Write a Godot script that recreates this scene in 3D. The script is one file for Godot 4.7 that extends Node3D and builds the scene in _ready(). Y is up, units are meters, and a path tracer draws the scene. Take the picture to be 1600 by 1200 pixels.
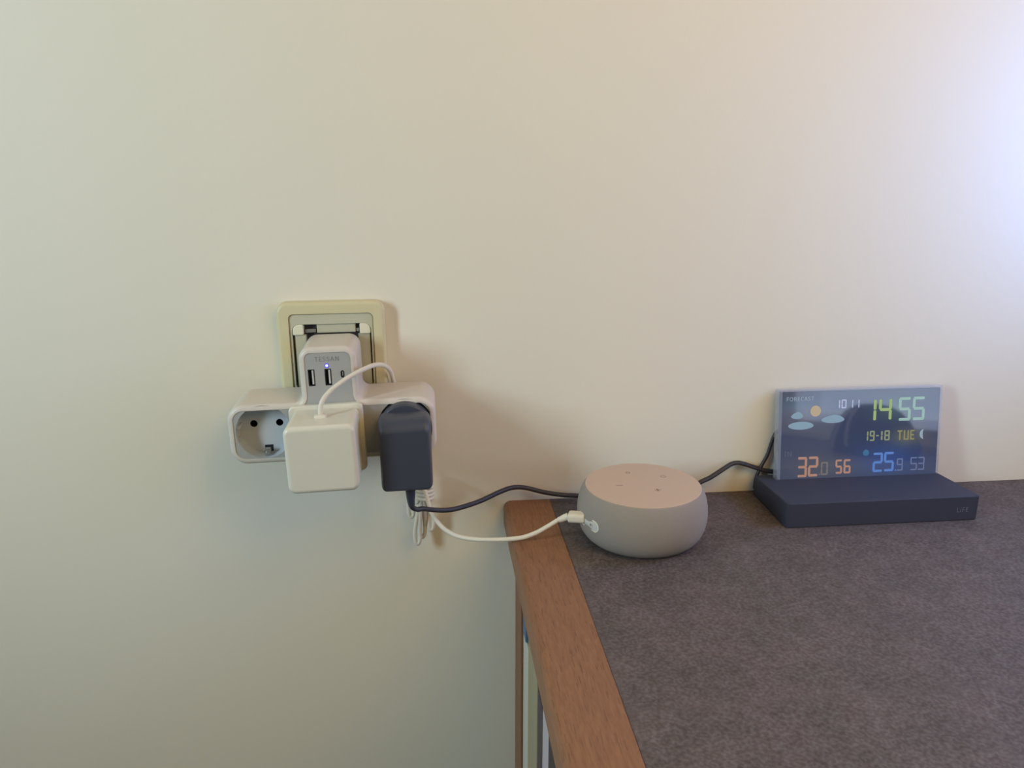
extends Node3D
# A wall with a plug-in power splitter, a speaker and a weather station on a cabinet top.
# y up, metres; shapes are given in millimetres (x right, y up from the cabinet top, z out of the wall).

const MM := 0.001
var mats := {}
var used := {}

func _ready() -> void:
	make_camera_and_light()
	make_materials()
	make_room()
	make_cabinet()
	make_railing()
	make_shelf_items()
	make_wall_socket()
	make_splitter()
	make_charger()
	make_adapter()
	make_speaker()
	make_station()
	make_pouch()
	make_black_cord()
	make_white_cable()

# ---------------------------------------------------------------- camera, light, exposure
func make_camera_and_light() -> void:
	var cam := Camera3D.new()
	cam.name = "camera"
	add_child(cam)
	cam.fov = 49.891
	cam.near = 0.02
	cam.far = 50.0
	cam.position = Vector3(0.0, 0.28664, 0.65)
	cam.rotation_degrees = Vector3(-15.675, -5.8, 0.0)
	cam.current = true
	var we := WorldEnvironment.new()
	we.name = "environment"
	var e := Environment.new()
	e.tonemap_mode = Environment.TONE_MAPPER_LINEAR
	e.tonemap_exposure = 1.0
	e.background_mode = Environment.BG_COLOR
	e.background_color = Color(0.75, 0.83, 0.95)
	e.sdfgi_enabled = true
	e.ssao_enabled = true
	e.ssil_enabled = true
	we.environment = e
	add_child(we)
	# lights added out of view: a warm one overhead, one left, two right
	area("added_warm_glow", Vector3(0.4, 0.75, 0.7), Vector3(0, -0.7, -0.7), Vector2(0.5, 0.5), Color(1.0, 0.57, 0.11), 0.236)
	area("added_light_left", Vector3(-0.82, 0.42, 0.62), Vector3(1, 0, 0), Vector2(0.2, 0.4), Color(0.635, 0.85, 1.0), 0.83)
	area("added_light_right", Vector3(0.65, 0.31, 0.15), Vector3(-1, 0, 0), Vector2(0.2, 0.16), Color(0.205, 0.38, 1.0), 0.155)
	area("added_light_tall", Vector3(0.665, 0.255, 0.55), Vector3(-1, 0, 0), Vector2(0.5, 0.45), Color(0.60, 0.74, 1.0), 0.083)

func area(called: String, at: Vector3, towards: Vector3, size: Vector2, c: Color, energy: float) -> void:
	var l := AreaLight3D.new()
	l.name = called
	l.area_size = size
	l.light_color = c.linear_to_srgb()
	l.light_energy = energy
	l.area_range = 12.0
	l.area_attenuation = 2.0
	l.shadow_enabled = true
	add_child(l)
	var up := Vector3(0, 1, 0) if absf(towards.y) < 0.9 else Vector3(0, 0, 1)
	l.look_at_from_position(at, at + towards, up)

# ---------------------------------------------------------------- naming
func numbered(called: String) -> String:
	var n: int = used.get(called, 0)
	used[called] = n + 1
	return called if n == 0 else "%s_%03d" % [called, n]

func thing(called: String, label: String, category: String, at := Vector3.ZERO, group := "") -> Node3D:
	var o := Node3D.new()
	o.name = numbered(called)
	add_child(o)
	o.position = at
	tag(o, label, category, group)
	return o

func tag(o: Node, label: String, category: String, group := "") -> void:
	o.set_meta("label", label)
	o.set_meta("category", category)
	if group != "":
		o.set_meta("group", group)

func obj(called: String, m: Mesh, mat: Material, parent: Node = self) -> MeshInstance3D:
	var o := MeshInstance3D.new()
	o.name = numbered(called) if parent == self else called
	o.mesh = m
	o.material_override = mat
	parent.add_child(o, true)
	return o

func struct(called: String, m: Mesh, mat: Material, label: String, category := "", parent: Node = self) -> MeshInstance3D:
	var o := obj(called, m, mat, parent)
	if parent == self:
		o.set_meta("kind", "structure")
		o.set_meta("label", label)
		o.set_meta("category", category)
	return o

# ---------------------------------------------------------------- mesh building (counter-clockwise seen from outside)
class Shape:
	var v := PackedVector3Array()
	var uv := PackedVector2Array()

	func tri(a: Vector3, b: Vector3, c: Vector3, ua := Vector2.ZERO, ub := Vector2.ZERO, uc := Vector2.ZERO) -> void:
		v.append(a); v.append(b); v.append(c)
		uv.append(ua); uv.append(ub); uv.append(uc)

	func quad(a: Vector3, b: Vector3, c: Vector3, d: Vector3) -> void:
		tri(a, b, c)
		tri(a, c, d)

	func moved(t: Transform3D) -> Shape:
		for i in v.size():
			v[i] = t * v[i]
		return self

	func add(s: Shape) -> Shape:
		v.append_array(s.v)
		uv.append_array(s.uv)
		return self

	func mesh(crease := 38.0, scale := 0.001) -> ArrayMesh:
		var n := v.size() / 3
		var fn := PackedVector3Array()
		var at := {}
		for f in n:
			var a := v[f * 3]
			fn.append((v[f * 3 + 1] - a).cross(v[f * 3 + 2] - a))
			for k in 3:
				var key := Vector3i((v[f * 3 + k] * 200.0).round())
				if not at.has(key):
					at[key] = PackedInt32Array()
				var l: PackedInt32Array = at[key]
				l.append(f)
				at[key] = l
		var limit := cos(deg_to_rad(crease))
		var V := PackedVector3Array()
		var N := PackedVector3Array()
		var T := PackedVector2Array()
		for f in n:
			if fn[f].length_squared() < 1e-12:
				continue
			var own := fn[f].normalized()
			for k in [0, 2, 1]:
				var p := v[f * 3 + k]
				var sum := Vector3.ZERO
				var l: PackedInt32Array = at[Vector3i((p * 200.0).round())]
				for g in l:
					if fn[g].normalized().dot(own) > limit:
						sum += fn[g]
				V.append(p * scale)
				N.append(sum.normalized() if sum.length_squared() > 1e-14 else own)
				T.append(uv[f * 3 + k])
		var arr := []
		arr.resize(Mesh.ARRAY_MAX)
		arr[Mesh.ARRAY_VERTEX] = V
		arr[Mesh.ARRAY_NORMAL] = N
		arr[Mesh.ARRAY_TEX_UV] = T
		var m := ArrayMesh.new()
		m.add_surface_from_arrays(Mesh.PRIMITIVE_TRIANGLES, arr)
		return m

func rect(x0: float, y0: float, x1: float, y1: float) -> PackedVector2Array:
	return PackedVector2Array([Vector2(x0, y0), Vector2(x1, y0), Vector2(x1, y1), Vector2(x0, y1)])

# corners rounded by radii (one for all or one each), the whole outline moved inwards by inset; same number of points for every inset
func fillet(pts: PackedVector2Array, radii: Variant, seg := 6, inset := 0.0) -> PackedVector2Array:
	var out := PackedVector2Array()
	var n := pts.size()
	for i in n:
		var p := pts[i]
		var d0 := (p - pts[(i + n - 1) % n]).normalized()
		var d1 := (pts[(i + 1) % n] - p).normalized()
		var n0 := Vector2(-d0.y, d0.x)
		var n1 := Vector2(-d1.y, d1.x)
		var c := p + (n0 + n1) * (inset / (1.0 + n0.dot(n1)))
		var convex := d0.cross(d1) > 0.0
		var r: float = radii if not (radii is Array) else radii[i]
		r = maxf(r - inset, 0.02) if convex else maxf(r + inset, 0.02)
		var s := 1.0 if convex else -1.0
		var centre := c + (n0 + n1) * (s * r / (1.0 + n0.dot(n1)))
		var a0 := (n0 * -s).angle()
		var turn := d0.angle_to(d1)
		for k in seg + 1:
			out.append(centre + Vector2.from_angle(a0 + turn * k / seg) * r)
	return out

func ring(poly: PackedVector2Array, z: float) -> PackedVector3Array:
	var o := PackedVector3Array()
	for p in poly:
		o.append(Vector3(p.x, p.y, z))
	return o

func circle(c: Vector2, r: float, n := 32) -> PackedVector2Array:
	var o := PackedVector2Array()
	for i in n:
		o.append(c + Vector2.from_angle(TAU * i / n) * r)
	return o

func loft(rings: Array, s: Shape = null, closed := true) -> Shape:
	if s == null:
		s = Shape.new()
	for j in rings.size() - 1:
		var a: PackedVector3Array = rings[j]
		var b: PackedVector3Array = rings[j + 1]
		var n := a.size()
		var along := 0.0
		var za := a[0].z * 0.01
		var zb := b[0].z * 0.01
		for i in (n if closed else n - 1):
			var k := (i + 1) % n
			var step := a[i].distance_to(a[k]) * 0.01
			s.tri(a[i], a[k], b[k], Vector2(along, za), Vector2(along + step, za), Vector2(along + step, zb))
			s.tri(a[i], b[k], b[i], Vector2(along, za), Vector2(along + step, zb), Vector2(along, zb))
			along += step
	return s

# flat face of an outline with holes, facing +z or -z
func face(poly: PackedVector2Array, z: float, up := true, holes := [], s: Shape = null) -> Shape:
	if s == null:
		s = Shape.new()
	var pieces: Array = [poly]
	if not holes.is_empty():
		# strips between the holes' centres, so that no piece has a hole of its own
		var cuts := [-5000.0, 5000.0]
		for h in holes:
			var mid := 0.0
			for p in h:
				mid += p.x / h.size()
			cuts.append(mid)
		cuts.sort()
		pieces = []
		for i in cuts.size() - 1:
			var strip := rect(cuts[i], -5000, cuts[i + 1], 5000)
			var now: Array = Geometry2D.intersect_polygons(poly, strip)
			for h in holes:
				var next := []
				for q in now:
					next.append_array(Geometry2D.clip_polygons(q, h))
				now = next
			pieces.append_array(now)
	for outline: PackedVector2Array in pieces:
		var idx := Geometry2D.triangulate_polygon(outline)
		if idx.is_empty():
			push_warning("face not filled")
		for t in idx.size() / 3:
			var a := outline[idx[t * 3]]
			var b := outline[idx[t * 3 + 1]]
			var c := outline[idx[t * 3 + 2]]
			if ((b - a).cross(c - a) > 0.0) != up:
				var w := b
				b = c
				c = w
			s.tri(Vector3(a.x, a.y, z), Vector3(b.x, b.y, z), Vector3(c.x, c.y, z), a * 0.01, b * 0.01, c * 0.01)
	return s

# profile of [inset, z] for an edge rounded by b at the far end, and by b0 at the near end
func bevel(z0: float, z1: float, b: float, b0 := 0.0, n := 4) -> Array:
	var o := []
	if b0 > 0.0:
		for k in n + 1:
			var a := PI / 2 * k / n
			o.append([b0 * (1.0 - sin(a)), z0 + b0 * (1.0 - cos(a))])
	else:
		o.append([0.0, z0])
	if b > 0.0:
		for k in n + 1:
			var a := PI / 2 * k / n
			o.append([b * (1.0 - cos(a)), z1 - b + b * sin(a)])
	else:
		o.append([0.0, z1])
	return o

func block(pts: PackedVector2Array, radii: Variant, prof: Array, seg := 6, cap0 := true, cap1 := true, holes := []) -> Shape:
	var rings := []
	for p in prof:
		rings.append(ring(fillet(pts, radii, seg, p[0]), p[1]))
	var s := loft(rings)
	if cap0:
		face(fillet(pts, radii, seg, prof[0][0]), prof[0][1], false, [], s)
	if cap1:
		face(fillet(pts, radii, seg, prof[-1][0]), prof[-1][1], true, holes, s)
	return s

# axis-aligned box with all edges rounded (mm)
func soft_box(lo: Vector3, hi: Vector3, b := 1.0) -> Shape:
	return block(rect(lo.x, lo.y, hi.x, hi.y), maxf(b, 0.05), bevel(lo.z, hi.z, b, b, 2), 3)

# a wide closed rim between two outlines of the same count
func annulus(outer: PackedVector2Array, inner: PackedVector2Array, z: float, s: Shape) -> void:
	loft([ring(outer, z), ring(inner, z)], s)

func well(c: Vector2, r: float, z_top: float, z_floor: float, n := 40) -> Shape:
	var s := loft([ring(circle(c, r, n), z_floor), ring(circle(c, r, n), z_top)])
	for i in s.v.size() / 3:                       # seen from the inside
		var w := s.v[i * 3 + 1]
		s.v[i * 3 + 1] = s.v[i * 3 + 2]
		s.v[i * 3 + 2] = w
	return s

func spline(p: Array, per := 6) -> PackedVector3Array:
	var o := PackedVector3Array()
	for i in p.size() - 1:
		var a: Vector3 = p[maxi(i - 1, 0)]
		var b: Vector3 = p[i]
		var c: Vector3 = p[i + 1]
		var d: Vector3 = p[mini(i + 2, p.size() - 1)]
		for k in per:
			o.append(b.cubic_interpolate(c, a, d, float(k) / per))
	o.append(p[-1])
	return o

# round or oval section swept along points; radius may taper from r to r_end; flat squeezes it along the given side
func tube(path: PackedVector3Array, r: float, n := 12, r_end := -1.0, flat := 1.0, side := Vector3.UP) -> Shape:
	var s := Shape.new()
	var prev := PackedVector3Array()
	var u := side
	for i in path.size():
		var t := (path[mini(i + 1, path.size() - 1)] - path[maxi(i - 1, 0)]).normalized()
		u = (u - t * u.dot(t)).normalized()
		var w := t.cross(u)
		var rr := r if r_end < 0.0 else lerpf(r, r_end, float(i) / (path.size() - 1))
		var now := PackedVector3Array()
		for k in n:
			var a := TAU * k / n
			now.append(path[i] + u * (cos(a) * rr) + w * (sin(a) * rr * flat))
		if i == 0:
			for k in range(1, n - 1):
				s.tri(now[0], now[k + 1], now[k])
		else:
			for k in n:
				var j := (k + 1) % n
				s.quad(prev[k], prev[j], now[j], now[k])
		prev = now
	for k in range(1, n - 1):
		s.tri(prev[0], prev[k], prev[k + 1])
	return s

func lathe(profile: Array, n := 96) -> Shape:      # [r, y] from bottom to top, about the y axis
	var s := Shape.new()
	for j in profile.size() - 1:
		var a: Vector2 = Vector2(profile[j][0], profile[j][1])
		var b: Vector2 = Vector2(profile[j + 1][0], profile[j + 1][1])
		for i in n:
			var p := TAU * i / n
			var q := TAU * (i + 1) / n
			var a0 := Vector3(cos(p) * a.x, a.y, -sin(p) * a.x)
			var a1 := Vector3(cos(q) * a.x, a.y, -sin(q) * a.x)
			var b0 := Vector3(cos(p) * b.x, b.y, -sin(p) * b.x)
			var b1 := Vector3(cos(q) * b.x, b.y, -sin(q) * b.x)
			s.tri(a0, a1, b1)
			s.tri(a0, b1, b0)
	return s

func letters(text: String, height_mm: float, depth_mm: float, spaced := 0.0) -> TextMesh:
	var t := TextMesh.new()
	var f := SystemFont.new()
	f.font_names = PackedStringArray(["Droid Sans"])
	if spaced != 0.0:
		var fv := FontVariation.new()
		fv.base_font = f
		fv.spacing_glyph = int(spaced)
		t.font = fv
	else:
		t.font = f
	t.text = text
	t.font_size = 48
	t.pixel_size = height_mm * MM / 34.0
	t.depth = depth_mm * MM
	t.curve_step = 1.0
	return t

# ---------------------------------------------------------------- materials
func mat(c: Color, rough := 0.6, spec := 0.5) -> StandardMaterial3D:
	var m := StandardMaterial3D.new()
	m.albedo_color = c
	m.roughness = rough
	m.metallic_specular = spec
	return m

func noise(freq: float, seed_: int, octaves := 3) -> FastNoiseLite:
	var n := FastNoiseLite.new()
	n.noise_type = FastNoiseLite.TYPE_SIMPLEX_SMOOTH
	n.frequency = freq
	n.seed = seed_
	n.fractal_octaves = octaves
	return n

func grain_texture(w: int, h: int, layers: Array, base: Color) -> ImageTexture:
	# layers: [seamless noise image, colour, gain]
	var img := Image.create(w, h, false, Image.FORMAT_RGB8)
	for y in h:
		for x in w:
			var c := base
			for l in layers:
				var im: Image = l[0]
				var k: float = (im.get_pixel(x, y).r - 0.5) * l[2]
				var t: Color = l[1]
				c = Color(c.r + t.r * k, c.g + t.g * k, c.b + t.b * k)
			img.set_pixel(x, y, c.clamp())
	img.generate_mipmaps()
	return ImageTexture.create_from_image(img)

func make_materials() -> void:
	# painted plaster: cream emulsion with very faint roller texture
	var plaster := mat(Color(0.913, 0.88, 0.80), 0.85, 0.25)
	var roll := noise(0.045, 11, 4).get_seamless_image(256, 256)
	var bump := Image.create(256, 256, false, Image.FORMAT_RGB8)
	for y in 256:
		for x in 256:
			var k: float = roll.get_pixel(x, y).r
			bump.set_pixel(x, y, Color(k, k, k))
	bump.bump_map_to_normal_map(2.0)
	plaster.normal_enabled = true
	plaster.normal_texture = ImageTexture.create_from_image(bump)
	plaster.normal_scale = 0.06
	plaster.uv1_triplanar = true
	plaster.uv1_world_triplanar = true
	plaster.uv1_scale = Vector3.ONE * 9.0
	mats.plaster = plaster
	mats.ceiling = mat(Color(0.93, 0.92, 0.89), 0.9, 0.2)
	mats.floor = mat(Color(0.50, 0.37, 0.26), 0.55)

	# speckled grey-brown laminate
	var fine := noise(0.11, 3, 2).get_seamless_image(512, 512)
	var mid := noise(0.035, 5, 3).get_seamless_image(512, 512)
	var wide := noise(0.008, 8, 2).get_seamless_image(512, 512)
	var lam := mat(Color.WHITE, 0.62, 0.35)
	lam.albedo_texture = grain_texture(512, 512, [[fine, Color(0.9, 0.85, 0.85), 0.16], [mid, Color(0.8, 0.9, 1.0), 0.08], [wide, Color(1.0, 0.75, 0.8), 0.05]], Color(0.375, 0.335, 0.322))
	lam.uv1_triplanar = true
	lam.uv1_world_triplanar = true
	lam.uv1_scale = Vector3.ONE * 5.5
	mats.laminate = lam

	# beech: fine flecks drawn out along the rail (u across, v along, 100 mm per unit)
	var f1 := noise(0.02, 21, 3).get_seamless_image(512, 512)
	var f2 := noise(0.06, 22, 2).get_seamless_image(512, 512)
	var wood := mat(Color.WHITE, 0.48, 0.4)
	wood.albedo_texture = grain_texture(512, 512, [[f1, Color(1.0, 0.85, 0.65), 0.12], [f2, Color(1.0, 0.9, 0.7), 0.07]], Color(0.55, 0.384, 0.275))
	wood.uv1_scale = Vector3(2.4, 0.30, 1.0)
	mats.wood = wood
	# the dark pores of beech
	var pores := Image.create(512, 512, false, Image.FORMAT_RGB8)
	pores.fill(Color(0.55, 0.384, 0.275))
	var rng := RandomNumberGenerator.new()
	rng.seed = 77
	for y in 512:
		for x in 512:
			var k: float = (f1.get_pixel(x, y).r - 0.5) * 0.06
			var k2: float = (f2.get_pixel(x, y).r - 0.5) * 0.05
			pores.set_pixel(x, y, Color(0.55 + k + k2, 0.384 + k * 0.8 + k2 * 0.8, 0.275 + k * 0.6 + k2 * 0.6))
	for i in 420:
		var x := rng.randi_range(0, 510)
		var y := rng.randi_range(0, 480)
		var l := rng.randi_range(5, 16)
		var dark := rng.randf_range(0.72, 0.9)
		for j in l:
			for k in 3:
				pores.set_pixel(mini(x + k, 511), mini(y + j, 511), pores.get_pixel(mini(x + k, 511), mini(y + j, 511)) * dark)
	pores.generate_mipmaps()
	wood.albedo_texture = ImageTexture.create_from_image(pores)
	wood.uv1_scale = Vector3(2.2, 0.30, 1.0)

	mats.ivory = mat(Color(0.84, 0.795, 0.635), 0.42)            # yellowed socket frame
	mats.ivory_grey = mat(Color(0.76, 0.745, 0.645), 0.45)
	mats.tab = mat(Color(0.90, 0.875, 0.765), 0.4)
	mats.slot = mat(Color(0.27, 0.26, 0.27), 0.7)
	mats.white_plastic = mat(Color(0.835, 0.793, 0.74), 0.38)
	mats.grey_panel = mat(Color(0.665, 0.655, 0.635), 0.5)
	mats.well = mat(Color(0.75, 0.76, 0.765), 0.5)
	mats.hole = mat(Color(0.10, 0.11, 0.13), 0.8)
	mats.metal = mat(Color(0.72, 0.71, 0.69), 0.35)
	mats.metal.metallic = 0.9
	mats.port = mat(Color(0.20, 0.20, 0.215), 0.6)
	mats.tongue = mat(Color(0.80, 0.79, 0.78), 0.4)
	mats.print_grey = mat(Color(0.52, 0.52, 0.515), 0.6)
	mats.charger = mat(Color(0.87, 0.845, 0.77), 0.34)
	mats.black_plastic = mat(Color(0.25, 0.263, 0.31), 0.42, 0.5)
	mats.black_cord = mat(Color(0.20, 0.18, 0.195), 0.5, 0.5)
	mats.white_cord = mat(Color(0.88, 0.845, 0.77), 0.5)
	var led := mat(Color(0.75, 0.8, 1.0), 0.3)
	led.emission_enabled = true
	led.emission = Color(0.62, 0.62, 1.0)
	led.emission_energy_multiplier = 2.2
	mats.led = led
	var ledring := mat(Color(0.35, 0.35, 0.95), 0.3)
	ledring.emission_enabled = true
	ledring.emission = Color(0.2, 0.18, 0.95)
	ledring.emission_energy_multiplier = 0.7
	mats.ledring = ledring

	# woven sandstone fabric of the speaker
	var fab := mat(Color(0.60, 0.562, 0.52), 0.95, 0.2)
	var weave := Image.create(64, 64, false, Image.FORMAT_RGB8)
	for y in 64:
		for x in 64:
			var a := sin(x * TAU / 8.0) * 0.5 + 0.5
			var b := sin(y * TAU / 8.0 + (PI if (x / 8) % 2 == 0 else 0.0)) * 0.5 + 0.5
			var k := 0.35 + 0.65 * a * b
			weave.set_pixel(x, y, Color(k, k, k))
	var weave_n: Image = weave.duplicate()
	weave_n.bump_map_to_normal_map(2.0)
	fab.normal_enabled = true
	fab.normal_texture = ImageTexture.create_from_image(weave_n)
	fab.normal_scale = 0.35
	fab.uv1_triplanar = true
	fab.uv1_scale = Vector3.ONE * 110.0
	mats.fabric = fab
	mats.speaker_top = mat(Color(0.765, 0.665, 0.575), 0.6, 0.4)
	mats.speaker_mark = mat(Color(0.61, 0.51, 0.445), 0.6)
	mats.speaker_port = mat(Color(0.80, 0.785, 0.745), 0.4)

	mats.station = mat(Color(0.222, 0.232, 0.285), 0.65, 0.4)
	var acrylic := mat(Color(0.74, 0.76, 0.80, 0.35), 0.08, 0.6)
	acrylic.transparency = BaseMaterial3D.TRANSPARENCY_ALPHA
	mats.acrylic = acrylic
	mats.station_logo = mat(Color(0.40, 0.41, 0.47), 0.5)
	mats.added_pane_glow = mat(Color(0.9, 0.95, 1.0), 0.4)  # glow for the panes of the added windows
	mats.added_pane_glow.emission_enabled = true
	mats.added_pane_glow.emission = Color(0.8, 0.9, 1.0)
	mats.added_pane_glow.emission_energy_multiplier = 0.3
	mats.added_warm_glow = mat(Color(1.0, 0.95, 0.88), 0.5)  # glow for the diffuser of the added lamp
	mats.added_warm_glow.emission_enabled = true
	mats.added_warm_glow.emission = Color(1.0, 0.90, 0.76)
	mats.added_warm_glow.emission_energy_multiplier = 0.3
	mats.sash = mat(Color(0.90, 0.90, 0.89), 0.4)

# ---------------------------------------------------------------- the room
func slab(lo: Vector3, hi: Vector3) -> ArrayMesh:
	var s := Shape.new()
	var p := func(x, y, z): return Vector3(hi.x if x else lo.x, hi.y if y else lo.y, hi.z if z else lo.z)
	s.quad(p.call(0, 0, 1), p.call(1, 0, 1), p.call(1, 1, 1), p.call(0, 1, 1))
	s.quad(p.call(1, 0, 0), p.call(0, 0, 0), p.call(0, 1, 0), p.call(1, 1, 0))
	s.quad(p.call(1, 0, 1), p.call(1, 0, 0), p.call(1, 1, 0), p.call(1, 1, 1))
	s.quad(p.call(0, 0, 0), p.call(0, 0, 1), p.call(0, 1, 1), p.call(0, 1, 0))
	s.quad(p.call(0, 1, 1), p.call(1, 1, 1), p.call(1, 1, 0), p.call(0, 1, 0))
	s.quad(p.call(0, 0, 0), p.call(1, 0, 0), p.call(1, 0, 1), p.call(0, 0, 1))
	return s.mesh()

# a side wall with openings, each a rectangle in z and y
func side_wall(x0: float, x1: float, openings: Array) -> ArrayMesh:
	var outer := rect(-100, -1700, 2700, 1600)
	var s := Shape.new()
	face(outer, x1, true, openings, s)
	face(outer, x0, false, openings, s)
	loft([ring(outer, x0), ring(outer, x1)], s)
	for hole: PackedVector2Array in openings:
		var inner := loft([ring(hole, x0), ring(hole, x1)])
		for i in inner.v.size() / 3:
			var w := inner.v[i * 3 + 1]
			inner.v[i * 3 + 1] = inner.v[i * 3 + 2]
			inner.v[i * 3 + 2] = w
		s.add(inner)
	# (u, v, w) = (z, y, x): mirror, so turn the faces round
	for i in s.v.size():
		s.v[i] = Vector3(s.v[i].z, s.v[i].y, s.v[i].x)
	for i in s.v.size() / 3:
		var w := s.v[i * 3 + 1]
		s.v[i * 3 + 1] = s.v[i * 3 + 2]
		s.v[i * 3 + 2] = w
	return s.mesh()

func make_added_window(called: String, label: String, x: float, z0: float, z1: float, y0: float, y1: float) -> void:  # unseen windows, added to house the side lights
	var o := Node3D.new()
	o.name = called
	add_child(o)
	o.position = Vector3(x, y0, (z0 + z1) / 2) * MM
	o.set_meta("kind", "structure")
	o.set_meta("label", label)
	o.set_meta("category", "window")
	var w := z1 - z0
	var h := y1 - y0
	var f := Shape.new()
	for b in [[-w / 2, 0.0, w / 2, 35.0], [-w / 2, h - 35.0, w / 2, h], [-w / 2, 35.0, -w / 2 + 35.0, h - 35.0], [w / 2 - 35.0, 35.0, w / 2, h - 35.0]]:
		f.add(soft_box(Vector3(-20, b[1], b[0]), Vector3(20, b[3], b[2]), 2.0))
	obj("window_frame", f.mesh(), mats.sash, o)
	obj("pane", soft_box(Vector3(-3, 34, -w / 2 + 34), Vector3(3, h - 34, w / 2 - 34), 0.5).mesh(), mats.added_pane_glow, o)

func make_room() -> void:
	struct("wall_back", slab(Vector3(-840, -1700, -100), Vector3(680, 1600, 0)), mats.plaster, "plain cream painted wall behind the socket and the cabinet top", "wall")
	struct("wall_left", side_wall(-940, -840, [rect(510, 210, 730, 630)]), mats.plaster, "cream side wall with the added narrow window", "wall")
	struct("wall_right", side_wall(680, 780, [rect(40, 220, 260, 400), rect(280, 6, 820, 504)]), mats.plaster, "cream side wall with two added windows beside the cabinet", "wall")
	struct("wall_front", slab(Vector3(-840, -1700, 2600), Vector3(680, 1600, 2700)), mats.plaster, "cream wall behind the camera", "wall")
	struct("floor", slab(Vector3(-940, -1800, -100), Vector3(780, -1700, 2700)), mats.floor, "brown wooden floor", "floor")
	struct("ceiling", slab(Vector3(-940, 1600, -100), Vector3(780, 1700, 2700)), mats.ceiling, "white ceiling", "ceiling")
	make_added_window("window_1", "narrow white framed window added out of view for the cool light from the left", -870, 510, 730, 210, 630)  # added to house the cool light from the left
	make_added_window("window_2", "small white framed window added out of view for the blue glow on the wall", 710, 40, 260, 220, 400)  # added to throw the blue glow on the wall by the corner
	make_added_window("window_3", "large white framed window added out of view for the display to mirror", 710, 280, 820, 6, 504)  # added so the display has something bright to mirror
	var lamp := thing("added_lamp", "square tilted lamp added out of view for the warm light from above", "lamp", Vector3(0.4, 0.77, 0.72))  # unseen lamp, added to house the warm light from above
	var head := Transform3D(Basis(Vector3(1, 0, 0), deg_to_rad(135.0)), Vector3.ZERO)
	obj("shade", block(rect(-265, -265, 265, 265), 12, bevel(-40, 0, 2, 8), 4).moved(head).mesh(), mats.sash, lamp)
	obj("diffuser", block(rect(-250, -250, 250, 250), 8, bevel(0.2, 8, 3), 4).moved(head).mesh(), mats.added_warm_glow, lamp)
	obj("cord", tube(PackedVector3Array([Vector3(0, 20, 20), Vector3(0, 430, 20), Vector3(0, 829, 20)]), 4.0, 10, -1.0, 1.0, Vector3.RIGHT).mesh(), mats.sash, lamp)

# ---------------------------------------------------------------- cabinet, railing, what stands below
func make_cabinet() -> void:
	var c := thing("cabinet", "cabinet with speckled grey laminate top against the wall", "cabinet", Vector3.ZERO)
	obj("top_board", soft_box(Vector3(98.3, -24, 0.3), Vector3(660, 0, 900), 0.15).mesh(), mats.laminate, c)
	var low := thing("low_shelf", "low shelf under the rail carrying a row of folders", "shelf", Vector3.ZERO)
	obj("shelf_board", soft_box(Vector3(60, -348, 0.3), Vector3(299, -330, 900), 1).mesh(), mats.laminate, low)
	obj("side_board", soft_box(Vector3(300, -1700, 0.3), Vector3(318, -24.1, 900), 1).mesh(), mats.laminate, c)
	obj("side_board", soft_box(Vector3(640, -1700, 0.3), Vector3(658, -24.1, 900), 1).mesh(), mats.laminate, c)
	for z in [20.0, 860.0]:
		obj("leg", soft_box(Vector3(70, -1700, z), Vector3(95, -348.1, z + 25), 2).mesh(), mats.wood, low)

func make_railing() -> void:
	var r := thing("wooden_rail", "beech wood rail along the left edge of the grey top", "rail", Vector3.ZERO)
	var pts := rect(58.6, -24, 98.25, 0.7)
	obj("handrail", block(pts, [4.5, 2.0, 1.0, 6.0], bevel(0.4, 900, 2.0, 2.2), 6).mesh(), mats.wood, r)
	var post := block(rect(69.0, -330, 76.5, -24.2), 0.8, bevel(0.4, 44, 0.8, 0.4), 3)
	obj("post", post.mesh(), mats.wood, r)

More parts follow.
